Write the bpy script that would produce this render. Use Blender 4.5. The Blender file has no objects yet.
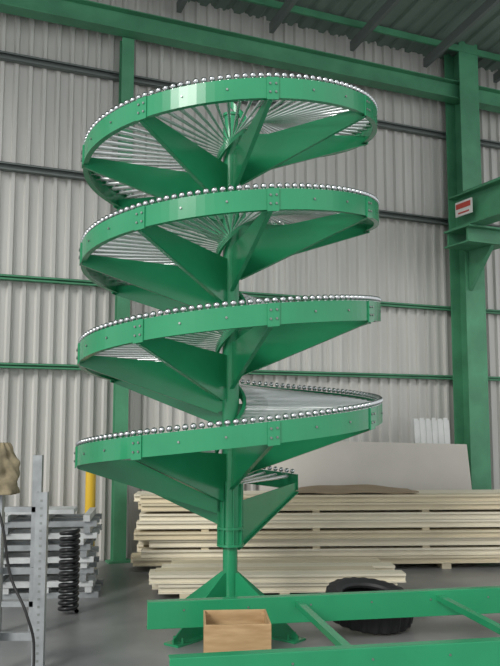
import bpy, bmesh, math, random
from mathutils import Vector, Matrix
random.seed(7)
S=bpy.context.scene
S.view_settings.view_transform='Standard'
S.view_settings.exposure=0.0
R=math.radians

# ------------------------------------------------------------ materials
def mat(name,col,rough=.5,metal=0.,var=0.,scale=4.,bump=0.,col2=None,detail=4,stretch=(1,1,1),spec=None):
    m=bpy.data.materials.new(name); m.use_nodes=True
    nt=m.node_tree; b=nt.nodes['Principled BSDF']
    b.inputs['Base Color'].default_value=(*col,1)
    b.inputs['Roughness'].default_value=rough
    b.inputs['Metallic'].default_value=metal
    if spec is not None: b.inputs['Specular IOR Level'].default_value=spec
    if var>0 or bump>0 or col2:
        tc=nt.nodes.new('ShaderNodeTexCoord'); mp=nt.nodes.new('ShaderNodeMapping')
        mp.inputs['Scale'].default_value=stretch
        nt.links.new(tc.outputs['Object'],mp.inputs['Vector'])
        n=nt.nodes.new('ShaderNodeTexNoise'); n.inputs['Scale'].default_value=scale; n.inputs['Detail'].default_value=detail
        nt.links.new(mp.outputs['Vector'],n.inputs['Vector'])
        cr=nt.nodes.new('ShaderNodeValToRGB')
        c2=col2 if col2 else tuple(max(0,c*(1-var)) for c in col)
        cr.color_ramp.elements[0].position=.35; cr.color_ramp.elements[1].position=.65
        cr.color_ramp.elements[0].color=(*c2,1); cr.color_ramp.elements[1].color=(*col,1)
        nt.links.new(n.outputs['Fac'],cr.inputs['Fac']); nt.links.new(cr.outputs['Color'],b.inputs['Base Color'])
        if bump>0:
            bp=nt.nodes.new('ShaderNodeBump'); bp.inputs['Strength'].default_value=bump; bp.inputs['Distance'].default_value=.02
            nt.links.new(n.outputs['Fac'],bp.inputs['Height']); nt.links.new(bp.outputs['Normal'],b.inputs['Normal'])
    return m
GREEN=mat('green_paint',(.022,.265,.115),.22,var=.10,scale=3)
GREENW=mat('green_structure_paint',(.08,.30,.16),.5,var=.25,scale=3)
CHROME=mat('polished_steel',(.55,.57,.58),.12,1.)
ROLL=mat('roller_steel',(.74,.77,.77),.25,.7)
BOLT=mat('bolt_steel',(.25,.27,.26),.4,.8)
SHEET=mat('wall_sheet',(.58,.57,.54),.40,.15,var=.14,scale=1.3,stretch=(3,3,.25))
ROOF=mat('roof_sheet',(.17,.23,.195),.6,var=.2,scale=1)
STEELD=mat('grey_girt',(.15,.175,.165),.5,.2)
CONC=mat('concrete',(.25,.25,.245),.36,col2=(.15,.153,.156),scale=1.1,detail=9,bump=.05)
CREAM=mat('cream_board',(.68,.60,.43),.6,var=.15,scale=5,stretch=(.4,3,3))
CREAM2=mat('pale_board',(.78,.72,.57),.6,var=.12,scale=5,stretch=(.4,3,3))
WHITE=mat('white_board',(.58,.55,.50),.6,var=.08,scale=2)
CARD=mat('brown_cardboard',(.36,.27,.18),.8,var=.15,scale=4)
WOODB=mat('box_plywood',(.46,.31,.16),.65,col2=(.34,.215,.10),scale=5,stretch=(1,1,6))
RUB=mat('rubber',(.012,.012,.013),.6)
SPR=mat('black_spring_steel',(.02,.02,.022),.35,.3)
GALV=mat('galvanised',(.36,.38,.39),.4,.5,var=.25,scale=9)
WHITEP=mat('pale_grey_paint',(.52,.54,.54),.5,var=.25,scale=6)
WHITEC=mat('white_cladding',(.74,.75,.73),.5,var=.1,scale=6)
YEL=mat('yellow_paint',(.65,.42,.03),.4)
CLOTH=mat('olive_cloth',(.25,.21,.13),.9,var=.45,scale=14)
CABLE=mat('black_cable',(.01,.01,.01),.5)
RED=mat('red_label',(.50,.07,.05),.5)
WLAB=mat('white_label',(.7,.7,.68),.5)

# ------------------------------------------------------------ mesh builder
class MB:
    def __init__(s): s.v=[];s.f=[];s.m=[];s.sm=[]
    def add(s,vs,fs,mi=0,M=None,smooth=False):
        o=len(s.v)
        for p in vs:
            p=Vector(p); s.v.append(tuple(M@p if M else p))
        for f in fs: s.f.append([i+o for i in f]); s.m.append(mi); s.sm.append(smooth)
    def box(s,x0,x1,y0,y1,z0,z1,mi=0,M=None):
        vs=[(x0,y0,z0),(x1,y0,z0),(x1,y1,z0),(x0,y1,z0),(x0,y0,z1),(x1,y0,z1),(x1,y1,z1),(x0,y1,z1)]
        s.add(vs,[(3,2,1,0),(4,5,6,7),(0,1,5,4),(1,2,6,5),(2,3,7,6),(3,0,4,7)],mi,M)
    def prism(s,poly,h,mi=0,M=None):
        n=len(poly)
        vs=[(a,b,0) for a,b in poly]+[(a,b,h) for a,b in poly]
        fs=[tuple(range(n-1,-1,-1)),tuple(range(n,2*n))]+[(i,(i+1)%n,n+(i+1)%n,n+i) for i in range(n)]
        s.add(vs,fs,mi,M)
    def cyl(s,p0,p1,r0,r1=None,n=12,mi=0,cap=True):
        r1=r0 if r1 is None else r1
        p0=Vector(p0);p1=Vector(p1);d=(p1-p0).normalized()
        a=d.orthogonal().normalized();b=d.cross(a)
        vs=[];
        for p,r in((p0,r0),(p1,r1)):
            for i in range(n):
                t=2*math.pi*i/n; vs.append(p+a*r*math.cos(t)+b*r*math.sin(t))
        s.add(vs,[(i,(i+1)%n,n+(i+1)%n,n+i) for i in range(n)],mi,None,True)
        if cap:
            s.add(vs[:n],[tuple(range(n-1,-1,-1))],mi); s.add(vs[n:],[tuple(range(n))],mi)
    def sphere(s,c,r,mi=0,nu=8,nv=6):
        c=Vector(c);vs=[c+Vector((0,0,r))]
        for j in range(1,nv):
            ph=math.pi*j/nv
            for i in range(nu):
                t=2*math.pi*i/nu
                vs.append(c+Vector((r*math.sin(ph)*math.cos(t),r*math.sin(ph)*math.sin(t),r*math.cos(ph))))
        vs.append(c-Vector((0,0,r)));L=len(vs)-1;fs=[]
        for i in range(nu):
            fs.append((0,1+i,1+(i+1)%nu))
            for j in range(nv-2):
                a=1+j*nu;b=a+nu
                fs.append((a+i,b+i,b+(i+1)%nu,a+(i+1)%nu))
            a=1+(nv-2)*nu
            fs.append((a+i,L,a+(i+1)%nu))
        s.add(vs,fs,mi,None,True)
    def obj(s,name,mats,parent=None,loc=(0,0,0),rz=0,bevel=0,rot=None):
        me=bpy.data.meshes.new(name); me.from_pydata(s.v,[],s.f)
        for m in mats: me.materials.append(m)
        for p,mi,sm in zip(me.polygons,s.m,s.sm): p.material_index=mi; p.use_smooth=sm
        me.update()
        bm=bmesh.new(); bm.from_mesh(me); bmesh.ops.recalc_face_normals(bm,faces=bm.faces); bm.to_mesh(me); bm.free()
        o=bpy.data.objects.new(name,me); S.collection.objects.link(o)
        o.location=loc; o.rotation_euler=rot if rot else (0,0,rz)
        if parent: o.parent=parent
        if bevel:
            b=o.modifiers.new('bevel','BEVEL'); b.width=bevel; b.segments=2; b.limit_method='ANGLE'
        return o
def empty(name,loc=(0,0,0),rz=0):
    e=bpy.data.objects.new(name,None); S.collection.objects.link(e); e.location=loc; e.rotation_euler=(0,0,rz); e.empty_display_size=.2
    return e

# ------------------------------------------------------------ camera
cd=bpy.data.cameras.new('camera'); cam=bpy.data.objects.new('camera',cd); S.collection.objects.link(cam)
cam.location=(0,0,1.6); cam.rotation_euler=(R(90+6.2),0,0); cd.sensor_width=36; cd.lens=43.2; cd.clip_end=200
S.camera=cam

# ------------------------------------------------------------ building shell (wall-local frame)
WL=(-1.6,9.45,0); WA=R(24.5)
def corr(x0,x1,pitch,h):
    pts=[];x=x0
    while x<x1:
        pts+= [(x,0),(x+pitch*.55,0),(x+pitch*.66,-h),(x+pitch*.89,-h)]; x+=pitch
    pts.append((x,0)); return pts
mb=MB(); P=corr(-6,11,.16,.038); n=len(P)
vs=[(a,b,0) for a,b in P]+[(a,b,7.6) for a,b in P]
mb.add(vs,[(i,i+1,n+i+1,n+i) for i in range(n-1)])
vs=[(-6,.03,0),(11,.03,0),(11,.03,7.6),(-6,.03,7.6)]; mb.add(vs,[(0,1,2,3)])
mb.obj('wall_back',[SHEET],loc=WL,rz=WA)
mb=MB(); mb.box(-8,13,-14,.3,-.1,0)
mb.obj('floor',[CONC],loc=WL,rz=WA)

def girt(name,z,h,m,x0=-6,x1=11,y=-.04,d=.07):
    mb=MB(); mb.box(x0,x1,y-d,y,z,z+.006); mb.box(x0,x1,y-.006,y,z,z+h); mb.box(x0,x1,y-d,y,z+h-.006,z+h); mb.box(x0,x1,y-d,y-d+.006,z,z+.02)
    mb.box(x0,x1,y-d,y-d+.006,z+h-.02,z+h)
    return mb.obj(name,[m],loc=WL,rz=WA)
girt('trim_1',2.17,.06,GREENW); girt('trim_2',3.16,.06,GREENW)
girt('trim_3',4.42,.09,STEELD); girt('trim_4',5.72,.09,STEELD)
def ibeam(mb,L0,L1,y,z,w,h,t=.012,mi=0,axis='x'):
    if axis=='x':
        mb.box(L0,L1,y-w/2,y+w/2,z,z+t,mi);mb.box(L0,L1,y-w/2,y+w/2,z+h-t,z+h,mi);mb.box(L0,L1,y-t/2,y+t/2,z+t,z+h-t,mi)
    if axis=='y':
        mb.box(y-w/2,y+w/2,L0,L1,z,z+t,mi);mb.box(y-w/2,y+w/2,L0,L1,z+h-t,z+h,mi);mb.box(y-t/2,y+t/2,L0,L1,z+t,z+h-t,mi)
mb=MB(); ibeam(mb,-6,11,-.30,6.22,.2,.26)
mb.obj('eave_beam',[GREENW],loc=WL,rz=WA)
def column(name,x,w,d,h,y=-.06):
    mb=MB(); t=.014
    mb.box(x-w/2,x+w/2,y-t,y,0,h);mb.box(x-w/2,x+w/2,y-d,y-d+t,0,h);mb.box(x-t/2,x+t/2,y-d+t,y-t,0,h)
    mb.box(x-w/2-.06,x+w/2+.06,y-d-.06,y,0,.02)
    return mb.obj(name,[GREENW],loc=WL,rz=WA)
column('steel_column',0.03,.15,.12,6.2,-.12)
column('steel_column',5.04,.34,.34,7.2,-.12)
sl=math.tan(R(9)); RD=5.4
mb=MB(); P=corr(-6,11,.25,.03); n=len(P); zr=6.95
vs=[(a,.1,zr-b) for a,b in P]+[(a,-RD,zr+RD*sl-b) for a,b in P]
mb.add(vs,[(i,i+1,n+i+1,n+i) for i in range(n-1)])
mb.obj('ceiling',[ROOF],loc=WL,rz=WA)
mb=MB()
for k in range(5):
    y=-.45-k*1.15; z=zr-y*sl-.2
    mb.box(-6,11,y-.02,y+.02,z+.08,z+.17)
mb.obj('roof_purlins',[GREENW],loc=WL,rz=WA)
mb=MB()
for x in (-3.2,-1.9,-.6,.7,2.0,3.25,4.5,5.8,7.1,8.4):
    vs=[]
    w=.06
    for (y,z) in ((-.15,zr+.15*sl-.26),(-RD,zr+RD*sl-.26),(-RD,zr+RD*sl-.13),(-.15,zr+.15*sl-.13)):
        vs+=[(x-w/2,y,z),(x+w/2,y,z)]
    mb.add(vs,[(0,2,4,6),(1,7,5,3),(0,1,3,2),(2,3,5,4),(4,5,7,6),(6,7,1,0)])
mb.obj('roof_rafters',[STEELD],loc=WL,rz=WA)
e=empty('crane_runway_beam',WL,WA)
mb=MB(); ibeam(mb,-7,-.55,4.66,4.2,.26,.46,.02,axis='y'); mb.box(4.53,4.79,-.56,-.55,4.2,4.66); mb.box(4.61,4.71,-7,-.7,4.66,4.71)
mb.obj('girder',[GREENW],parent=e)
mb=MB(); mb.box(4.5,5.2,-1.0,-.47,4.17,4.195); mb.box(4.56,5.15,-.9,-.87,3.98,4.17); mb.box(4.56,5.15,-.5,-.47,3.98,4.17); mb.box(4.5,5.2,-1.0,-.47,3.96,3.98)
mb.add([(4.92,-.47,3.4),(4.98,-.47,3.4),(4.98,-.47,3.96),(4.92,-.47,3.96),(4.92,-.95,3.96),(4.98,-.95,3.96)],[(0,1,2,3),(0,4,5,1),(0,3,4),(1,5,2),(3,2,5,4)])
mb.obj('bracket',[GREENW],parent=e)
mb=MB(); mb.box(4.512,4.53,-1.05,-.72,4.34,4.54,0); mb.box(4.505,4.512,-1.03,-.74,4.44,4.51,1); mb.box(4.506,4.512,-1.0,-.78,4.37,4.39,1)
mb.obj('label_plate',[WLAB,RED],parent=e)

# ------------------------------------------------------------ spiral conveyor
CX,CY=-.155,6.4
sp=empty('spiral_conveyor',(CX,CY,0))
TOP,BOT=95,-1380
PIT=.779; RO=1.195
def zt(a): return 4.09+PIT*a/360
def pt(a,r,z): return (r*math.cos(R(a)),r*math.sin(R(a)),z)
mb=MB(); H=.145; st=3
prof=[(RO-.035,0),(RO,0),(RO,-H),(RO-.04,-H),(RO-.04,-H+.006),(RO-.006,-H+.006),(RO-.006,-.006),(RO-.035,-.006)]
angs=[]; a=TOP
while a>BOT: angs.append(a); a-=st
angs.append(BOT); k=len(prof)
vs=[];fs=[]
for a in angs:
    for r,z in prof: vs.append(pt(a,r,zt(a)+z))
for i in range(len(angs)-1):
    for j in range(k):
        fs.append((i*k+j,i*k+(j+1)%k,(i+1)*k+(j+1)%k,(i+1)*k+j))
fs+= [tuple(range(k)),tuple(range(len(vs)-1,len(vs)-k-1,-1))]
mb.add(vs,fs)
mb.obj('outer_fascia',[GREEN],parent=sp)
mb=MB();vs=[];fs=[]
prof=[(.10,.0),(.125,.0),(.125,-.07),(.10,-.07)];k=4
for a in angs:
    for r,z in prof: vs.append(pt(a,r,zt(a)+z))
for i in range(len(angs)-1):
    for j in range(k): fs.append((i*k+j,i*k+(j+1)%k,(i+1)*k+(j+1)%k,(i+1)*k+j))
mb.add(vs,fs); mb.obj('inner_band',[GREEN],parent=sp)
mb=MB(); a=TOP-1.5
while a>BOT:
    z=zt(a)-.03
    mb.cyl(pt(a,.12,z),pt(a,.3,z),.004,.006,n=8,cap=False)
    mb.cyl(pt(a,.3,z),pt(a,RO-.05,z),.0075,.0175,n=10)
    mb.cyl(pt(a,RO-.05,z),pt(a,RO-.006,z),.007,n=6,cap=False); a-=5.4
mb.obj('tapered_rollers',[ROLL],parent=sp)
mb=MB(); a=TOP-1
while a>BOT:
    z=zt(a)
    mb.cyl(pt(a,RO-.015,z-.005),pt(a,RO-.015,z+.012),.012,n=6,cap=False)
    mb.sphere(pt(a,RO-.015,z+.022),.022,0,12,8); a-=2.7
mb.obj('edge_ball_transfers',[CHROME],parent=sp)
mb=MB(); mb2=MB()
a=60
while a>=BOT-1:
    z=zt(a); aa=max(a,BOT+1)
    M=Matrix.Rotation(R(aa),4,'Z')@Matrix.Translation((0,.004,0))@Matrix.Rotation(R(90),4,'X')
    poly=[(RO-.007,z-.075),(.06,z-.16),(.06,z-.50),(.12,z-.52),(RO-.007,z-H-.01)]
    mb.prism(poly,.008,0,M)
    M2=Matrix.Rotation(R(aa),4,'Z')
    mb.add([M2@Vector(p) for p in ((.1,-.03,z-.52),(.1,.0,z-.52),(RO-.01,.0,z-H-.01),(RO-.01,-.03,z-H-.01),(.1,-.03,z-.528),(.1,.0,z-.528),(RO-.01,.0,z-H-.018),(RO-.01,-.03,z-H-.018))],
           [(0,1,2,3),(7,6,5,4),(0,3,7,4),(1,5,6,2),(0,4,5,1),(3,2,6,7)])
    if a<TOP-4 and a>BOT+3:
        da=2.0
        vs=[]
        for rr in (RO,RO+.010):
            for ang in (a-da,a+da):
                for dz in (.0,-H-.012): vs.append(pt(ang,rr,zt(ang)+dz))
        mb.add(vs,[(0,1,3,2),(4,6,7,5),(0,4,5,1),(2,3,7,6),(0,2,6,4),(1,5,7,3)])
        for ang in (a-da*.5,a+da*.5):
            for dz in (-.045,-.105):
                zz=zt(ang)+dz
                mb2.cyl(pt(ang,RO+.008,zz),pt(ang,RO+.018,zz),.008,n=6)
    for ang in (a-15,a-30):
        if ang>BOT: 
            zz=zt(ang)-.07; mb2.cyl(pt(ang,RO-.002,zz),pt(ang,RO+.008,zz),.008,n=6)
    a-=45
mb.obj('support_gussets',[GREEN],parent=sp); mb2.obj('bolts',[BOLT],parent=sp)
mb=MB()
mb.cyl((0,0,.02),(0,0,4.10),.058,n=28)
mb.cyl((0,0,.78),(0,0,4.0),.068,n=28)
for z in (.62,.75): mb.cyl((0,0,z),(0,0,z+.02),.105,n=24)
mb.cyl((0,0,.64),(0,0,1.12),.085,n=24)
for i in range(8):
    a=i*45+15; M=Matrix.Rotation(R(a),4,'Z'); mb.box(.06,.105,-.004,.004,.62,1.1,0,M)
mb.cyl((0,0,4.10),(0,0,4.12),.07,n=24)
mb.obj('centre_column',[GREEN],parent=sp)
mb=MB()
for a in (-128,-38,52,142):
    M=Matrix.Rotation(R(a),4,'Z')
    mb.box(0,.66,-.07,.07,0,.015,0,M)
    mb.prism([(.05,.015),(.64,.015),(.64,.04),(.08,.42),(.05,.42)],.012,0,M@Matrix.Translation((0,.006,0))@Matrix.Rotation(R(90),4,'X'))
    mb.cyl(M@Vector((.58,.04,.015)),M@Vector((.58,.04,.05)),.012,n=6); mb.cyl(M@Vector((.58,-.04,.015)),M@Vector((.58,-.04,.05)),.012,n=6)
mb.obj('base_feet',[GREEN],parent=sp)

# ------------------------------------------------------------ green frame on floor
FA=R(10.5)
fr=empty('green_steel_frame',(-.70,5.62,0),FA)
def channel(mb,x0,x1,y,z0,h,w,face):
    t=.01
    yf=y if face<0 else y+w-t
    mb.box(x0,x1,yf,yf+t,z0,z0+h); mb.box(x0,x1,y+(t if face<0 else 0),y+w-(0 if face<0 else t),z0,z0+t); mb.box(x0,x1,y+(t if face<0 else 0),y+w-(0 if face<0 else t),z0+h-t,z0+h)
mb=MB()
channel(mb,0,4.2,-.0,.18,.18,.08,-1); channel(mb,.04,4.2,-1.32,.18,.18,.08,-1)
mb.obj('side_rails',[GREEN],parent=fr,bevel=.003)
mb=MB()
for x in (1.06,2.12,3.3):
    mb.box(x-.025,x+.025,-1.24,0,.29,.33)
mb.obj('cross_members',[GREEN],parent=fr)
mb=MB()
for x in (.75,2.9):
    for y in (-1.33,-.03): mb.box(x,x+.09,y,y+.11,0,.18)
mb.obj('timber_blocks',[CARD],parent=fr)
mb=MB()
for i in range(9):
    x=.25+i*.45
    for y in (0,-1.32): mb.cyl((x,y-.003,.3),(x,y+.002,.3),.007,n=8)
mb.obj('bolt_holes',[BOLT],parent=fr)

# ------------------------------------------------------------ box
bx=empty('wooden_box',(-.085,5.10,0),R(4))
mb=MB(); w,d,h,t=.2,.19,.39,.012
mb.box(-w,w,-d,-d+t,0,h);mb.box(-w,w,d-t,d,0,h);mb.box(-w,-w+t,-d+t,d-t,0,h);mb.box(w-t,w,-d+t,d-t,0,h);mb.box(-w+t,w-t,-d+t,d-t,0,t)
mb.obj('box_panels',[WOODB],parent=bx,bevel=.002)
mb=MB()
for (x,y) in ((-1,-1),(1,-1),(-1,1),(1,1)):
    mb.box(x*(w-t)-.02*(x>0),x*(w-t)+.02*(x<0),y*(d-t)-.02*(y>0),y*(d-t)+.02*(y<0),t,h-.02)
mb.obj('corner_cleats',[WOODB],parent=bx)

# ------------------------------------------------------------ tyre
mb=MB(); prof=[(.215,-.07),(.225,-.09),(.27,-.108),(.31,-.1),(.33,-.085),(.335,-.03),(.335,.03),(.33,.085),(.31,.1),(.27,.108),(.225,.09),(.215,.07),(.22,.05),(.26,.085),(.30,.08),(.31,0),(.30,-.08),(.26,-.085),(.22,-.05)]
N=96;k=len(prof);vs=[];fs=[]
for i in range(N):
    t=2*math.pi*i/N
    for j,(r,z) in enumerate(prof):
        rr=r+(.0 if (i//2)%2 else .012) if 3<=j<=8 else r
        vs.append((rr*math.cos(t),rr*math.sin(t),z))
for i in range(N):
    for j in range(k):
        fs.append((i*k+j,i*k+(j+1)%k,((i+1)%N)*k+(j+1)%k,((i+1)%N)*k+j))
mb.add(vs,fs); mb.obj('car_tyre',[RUB],loc=(.93,6.44,.165),rot=(R(9),R(5),0))

# ------------------------------------------------------------ board stacks
def cchan(mb,x0,x1,y,z,w,h,mi=0,yaw=0):
    t=.012
    M=Matrix.Translation((x0,y,z))@Matrix.Rotation(yaw,4,'Z'); L=x1-x0
    mb.box(0,L,.028,.028+t,0,h,mi,M); mb.box(0,L,0,.028,h-t*1.8,h,mi,M); mb.box(0,L,0,.028,0,t*.8,mi,M)
    mb.box(0,L,.028+t,w,h-t,h,mi,M); mb.box(0,L,.028+t,w,0,t,mi,M)
mb=MB(); z=.06
for l in range(8):
    for j in range(3):
        x0=random.uniform(-.08,.10)+(.04*l if l<3 else 0); h=.078
        cchan(mb,x0,5.4+random.uniform(-.2,.2),j*.2+random.uniform(-.012,.012)-(.02 if l%3==0 else 0),z,.19,h,random.choice((0,0,1)),random.uniform(-.003,.003))
    z+=.078
    if l<7:
        if l%2==1:
            for x in (.7,1.9,3.1,4.4): mb.box(x,x+.08,0.03,.58,z,z+.03,0)
            z+=.03
        else: z+=.004
for x in (.5,1.9,3.3,4.7): mb.box(x,x+.1,0,.6,0,.06,0)
ts=mb.obj('timber_board_stack',[CREAM,CREAM2],loc=(-1.22,8.68,0),rz=R(3))
mb=MB()
for l in range(2):
    for j in range(4):
        x0=random.uniform(-.12,.12)+(.1 if l else 0)
        cchan(mb,x0,2.25+random.uniform(-.15,.1),j*.2,.05+l*.085,.185,.078,random.choice((0,1,1)),random.uniform(-.008,.008))
for x in (.3,1.2,2.0): mb.box(x,x+.09,0,.8,0,.05,0)
mb.obj('timber_board_pile',[CREAM,CREAM2],loc=(-.93,7.35,0),rz=R(2.5))

mb=MB()
nx=16;ny=6;vs=[];fs=[]
for j in range(ny):
    for i in range(nx):
        vs.append((i/(nx-1)*1.4,j/(ny-1)*.5,.020+.045*math.sin(i/(nx-1)*math.pi)*(j/(ny-1))+.007*math.sin(i*.9+j)))
for j in range(ny-1):
    for i in range(nx-1):
        a=j*nx+i; fs.append((a,a+1,a+nx+1,a+nx))
mb.add(vs,fs); o=mb.obj('cardboard_sheet',[CARD],loc=(.45,8.80,z+.004),rz=R(3)); sm=o.modifiers.new('s','SOLIDIFY'); sm.thickness=.008
mb=MB(); mb.prism([(0,0),(2.68,0),(2.60,1.30),(.38,1.36),(0,1.1)],.02,0,Matrix.Rotation(R(90),4,'X'))
mb.obj('white_wallboard',[WHITE],loc=(.12,9.56,0),rot=(R(-4),0,R(8)))
mb=MB()
for i in range(6):
    mb.box(i*.09,i*.09+.06,0,.03,0,1.62+.01*(i%2)); mb.box(i*.09+.06,i*.09+.09,.012,.02,0,1.60)
mb.obj('white_cladding_sheets',[WHITEC],loc=(2.17,10.35,0),rot=(R(-4),0,R(20)))

# ------------------------------------------------------------ spring
cu=bpy.data.curves.new('coil_spring','CURVE'); cu.dimensions='3D'; cu.bevel_depth=.018; cu.bevel_resolution=4
spn=cu.splines.new('POLY'); N=14*20; spn.points.add(N)
for i in range(N+1):
    t=i/20*2*math.pi; zz=.018+.66*i/N
    spn.points[i].co=(.07*math.cos(t),.07*math.sin(t),zz,1)
o=bpy.data.objects.new('coil_spring',cu); S.collection.objects.link(o); o.location=(-1.51,6.85,0); cu.materials.append(SPR)

# ------------------------------------------------------------ galvanised frame stack (left)
mb=MB(); 
z=.0
for l in range(7):
    ox=random.uniform(-.05,.05); oy=random.uniform(-.04,.04); h=.05; mi=l%2
    for y in (0,.28,.56): mb.box(ox-1.3,ox+0,oy+y,oy+y+.05,z,z+h,mi)
    z+=h
    for x in (-1.2,-.85,-.5,-.12): mb.box(ox+x,ox+x+.06,oy-.03,oy+.64,z,z+.055,1-mi)
    z+=.055
mb.box(-1.1,-.2,.1,.4,z,z+.04,1); 
mb.obj('galvanised_frame_stack',[GALV,WHITEP],loc=(-1.42,7.45,0),rz=R(6))
mb=MB(); mb.cyl((0,0,0),(0,0,1.06),.055,n=20); mb.sphere((0,0,1.06),.055,0,20,10); mb.cyl((0,0,0),(0,0,.015),.1,n=20)
mb.obj('yellow_bollard',[YEL],loc=(-1.72,8.75,0))

# foreground rack posts
e=empty('galvanised_post_rack',(-1.36,5.3,0))
mb=MB()
def upost(mb,x,y,h,w=.075,d=.05,t=.005):
    mb.box(x-w/2,x+w/2,y,y+t,0,h); mb.box(x-w/2,x-w/2+t,y+t,y+d,0,h); mb.box(x+w/2-t,x+w/2,y+t,y+d,0,h)
upost(mb,0,0,1.13); upost(mb,-.27,-.05,1.12,.06); upost(mb,-.27,.9,1.33,.07)
upost(mb,-.55,.9,1.1,.06)
mb.box(-.3,.0,.05,.08,.18,.23); mb.box(-.3,0,.05,.08,.60,.64)
mb.add([(0,.05,.20),(.03,.05,.20),(.03,.05,.24),(0,.05,.24),(-.27,.9,.20),(-.24,.9,.20),(-.24,.9,.24),(-.27,.9,.24)],[(0,1,2,3),(7,6,5,4),(0,4,5,1),(2,6,7,3),(1,5,6,2),(0,3,7,4)])
mb.box(-.55,-.27,.9,.93,.20,.24); mb.box(-.55,-.27,.9,.93,.9,.94)
mb.box(-.09,.09,-.05,.1,0,.01); mb.box(-.36,-.18,-.1,.05,0,.01)
mb.obj('posts_and_rails',[GALV],parent=e)
mb=MB()
for i in range(22):
    mb.box(-.008,.008,-.002,.0005,.06+i*.048,.075+i*.048)
mb.obj('slot_marks',[BOLT],parent=e)
mb=MB(); nu,nv=56,26; vs=[];fs=[]
for j in range(nv):
    f=j/(nv-1)
    for i in range(nu):
        t=2*math.pi*i/nu
        r=.035+.065*math.sin(min(1,f*1.5)*math.pi/2)+.014*math.sin(t*4+f*5)*min(1,f*3)+.008*math.sin(t*9-f*9)+.006*math.sin(f*22+t*2)
        vs.append((r*math.cos(t)*1.12,r*.85*math.sin(t),-.33*f-(.012*math.sin(3*t) if 0<j<nv-1 else 0)*f))
for j in range(nv-1):
    for i in range(nu): fs.append((j*nu+i,j*nu+(i+1)%nu,(j+1)*nu+(i+1)%nu,(j+1)*nu+i))
fs.append(tuple(range(nu))); fs.append(tuple(range(nu*nv-1,nu*(nv-1)-1,-1)))
mb.add(vs,fs,0,None,True)
o=mb.obj('draped_jacket',[CLOTH],loc=(-1.62,5.27,1.452))
cu=bpy.data.curves.new('hanging_cable','CURVE'); cu.dimensions='3D'; cu.bevel_depth=.009
b=cu.splines.new('BEZIER'); pts=[(-1.64,5.2,1.12),(-1.56,5.15,.92),(-1.50,5.15,.62),(-1.38,5.1,.40),(-1.33,5.1,.2),(-1.36,5.05,.012),(-1.5,4.95,.012)]
b.bezier_points.add(len(pts)-1)
for q,p in zip(b.bezier_points,pts): q.co=p; q.handle_left_type=q.handle_right_type='AUTO'
o=bpy.data.objects.new('hanging_cable',cu); S.collection.objects.link(o); cu.materials.append(CABLE)

# ------------------------------------------------------------ light
w=bpy.data.worlds.new('world'); S.world=w; w.use_nodes=True; nt=w.node_tree; bg=nt.nodes['Background']
bg.inputs[0].default_value=(.97,.99,1,1); bg.inputs[1].default_value=1.05
L=bpy.data.lights.new('sun','SUN'); L.energy=2.3; L.angle=R(20); L.color=(1,.98,.94)
o=bpy.data.objects.new('sun',L); S.collection.objects.link(o); o.rotation_euler=(R(62),0,R(-32))
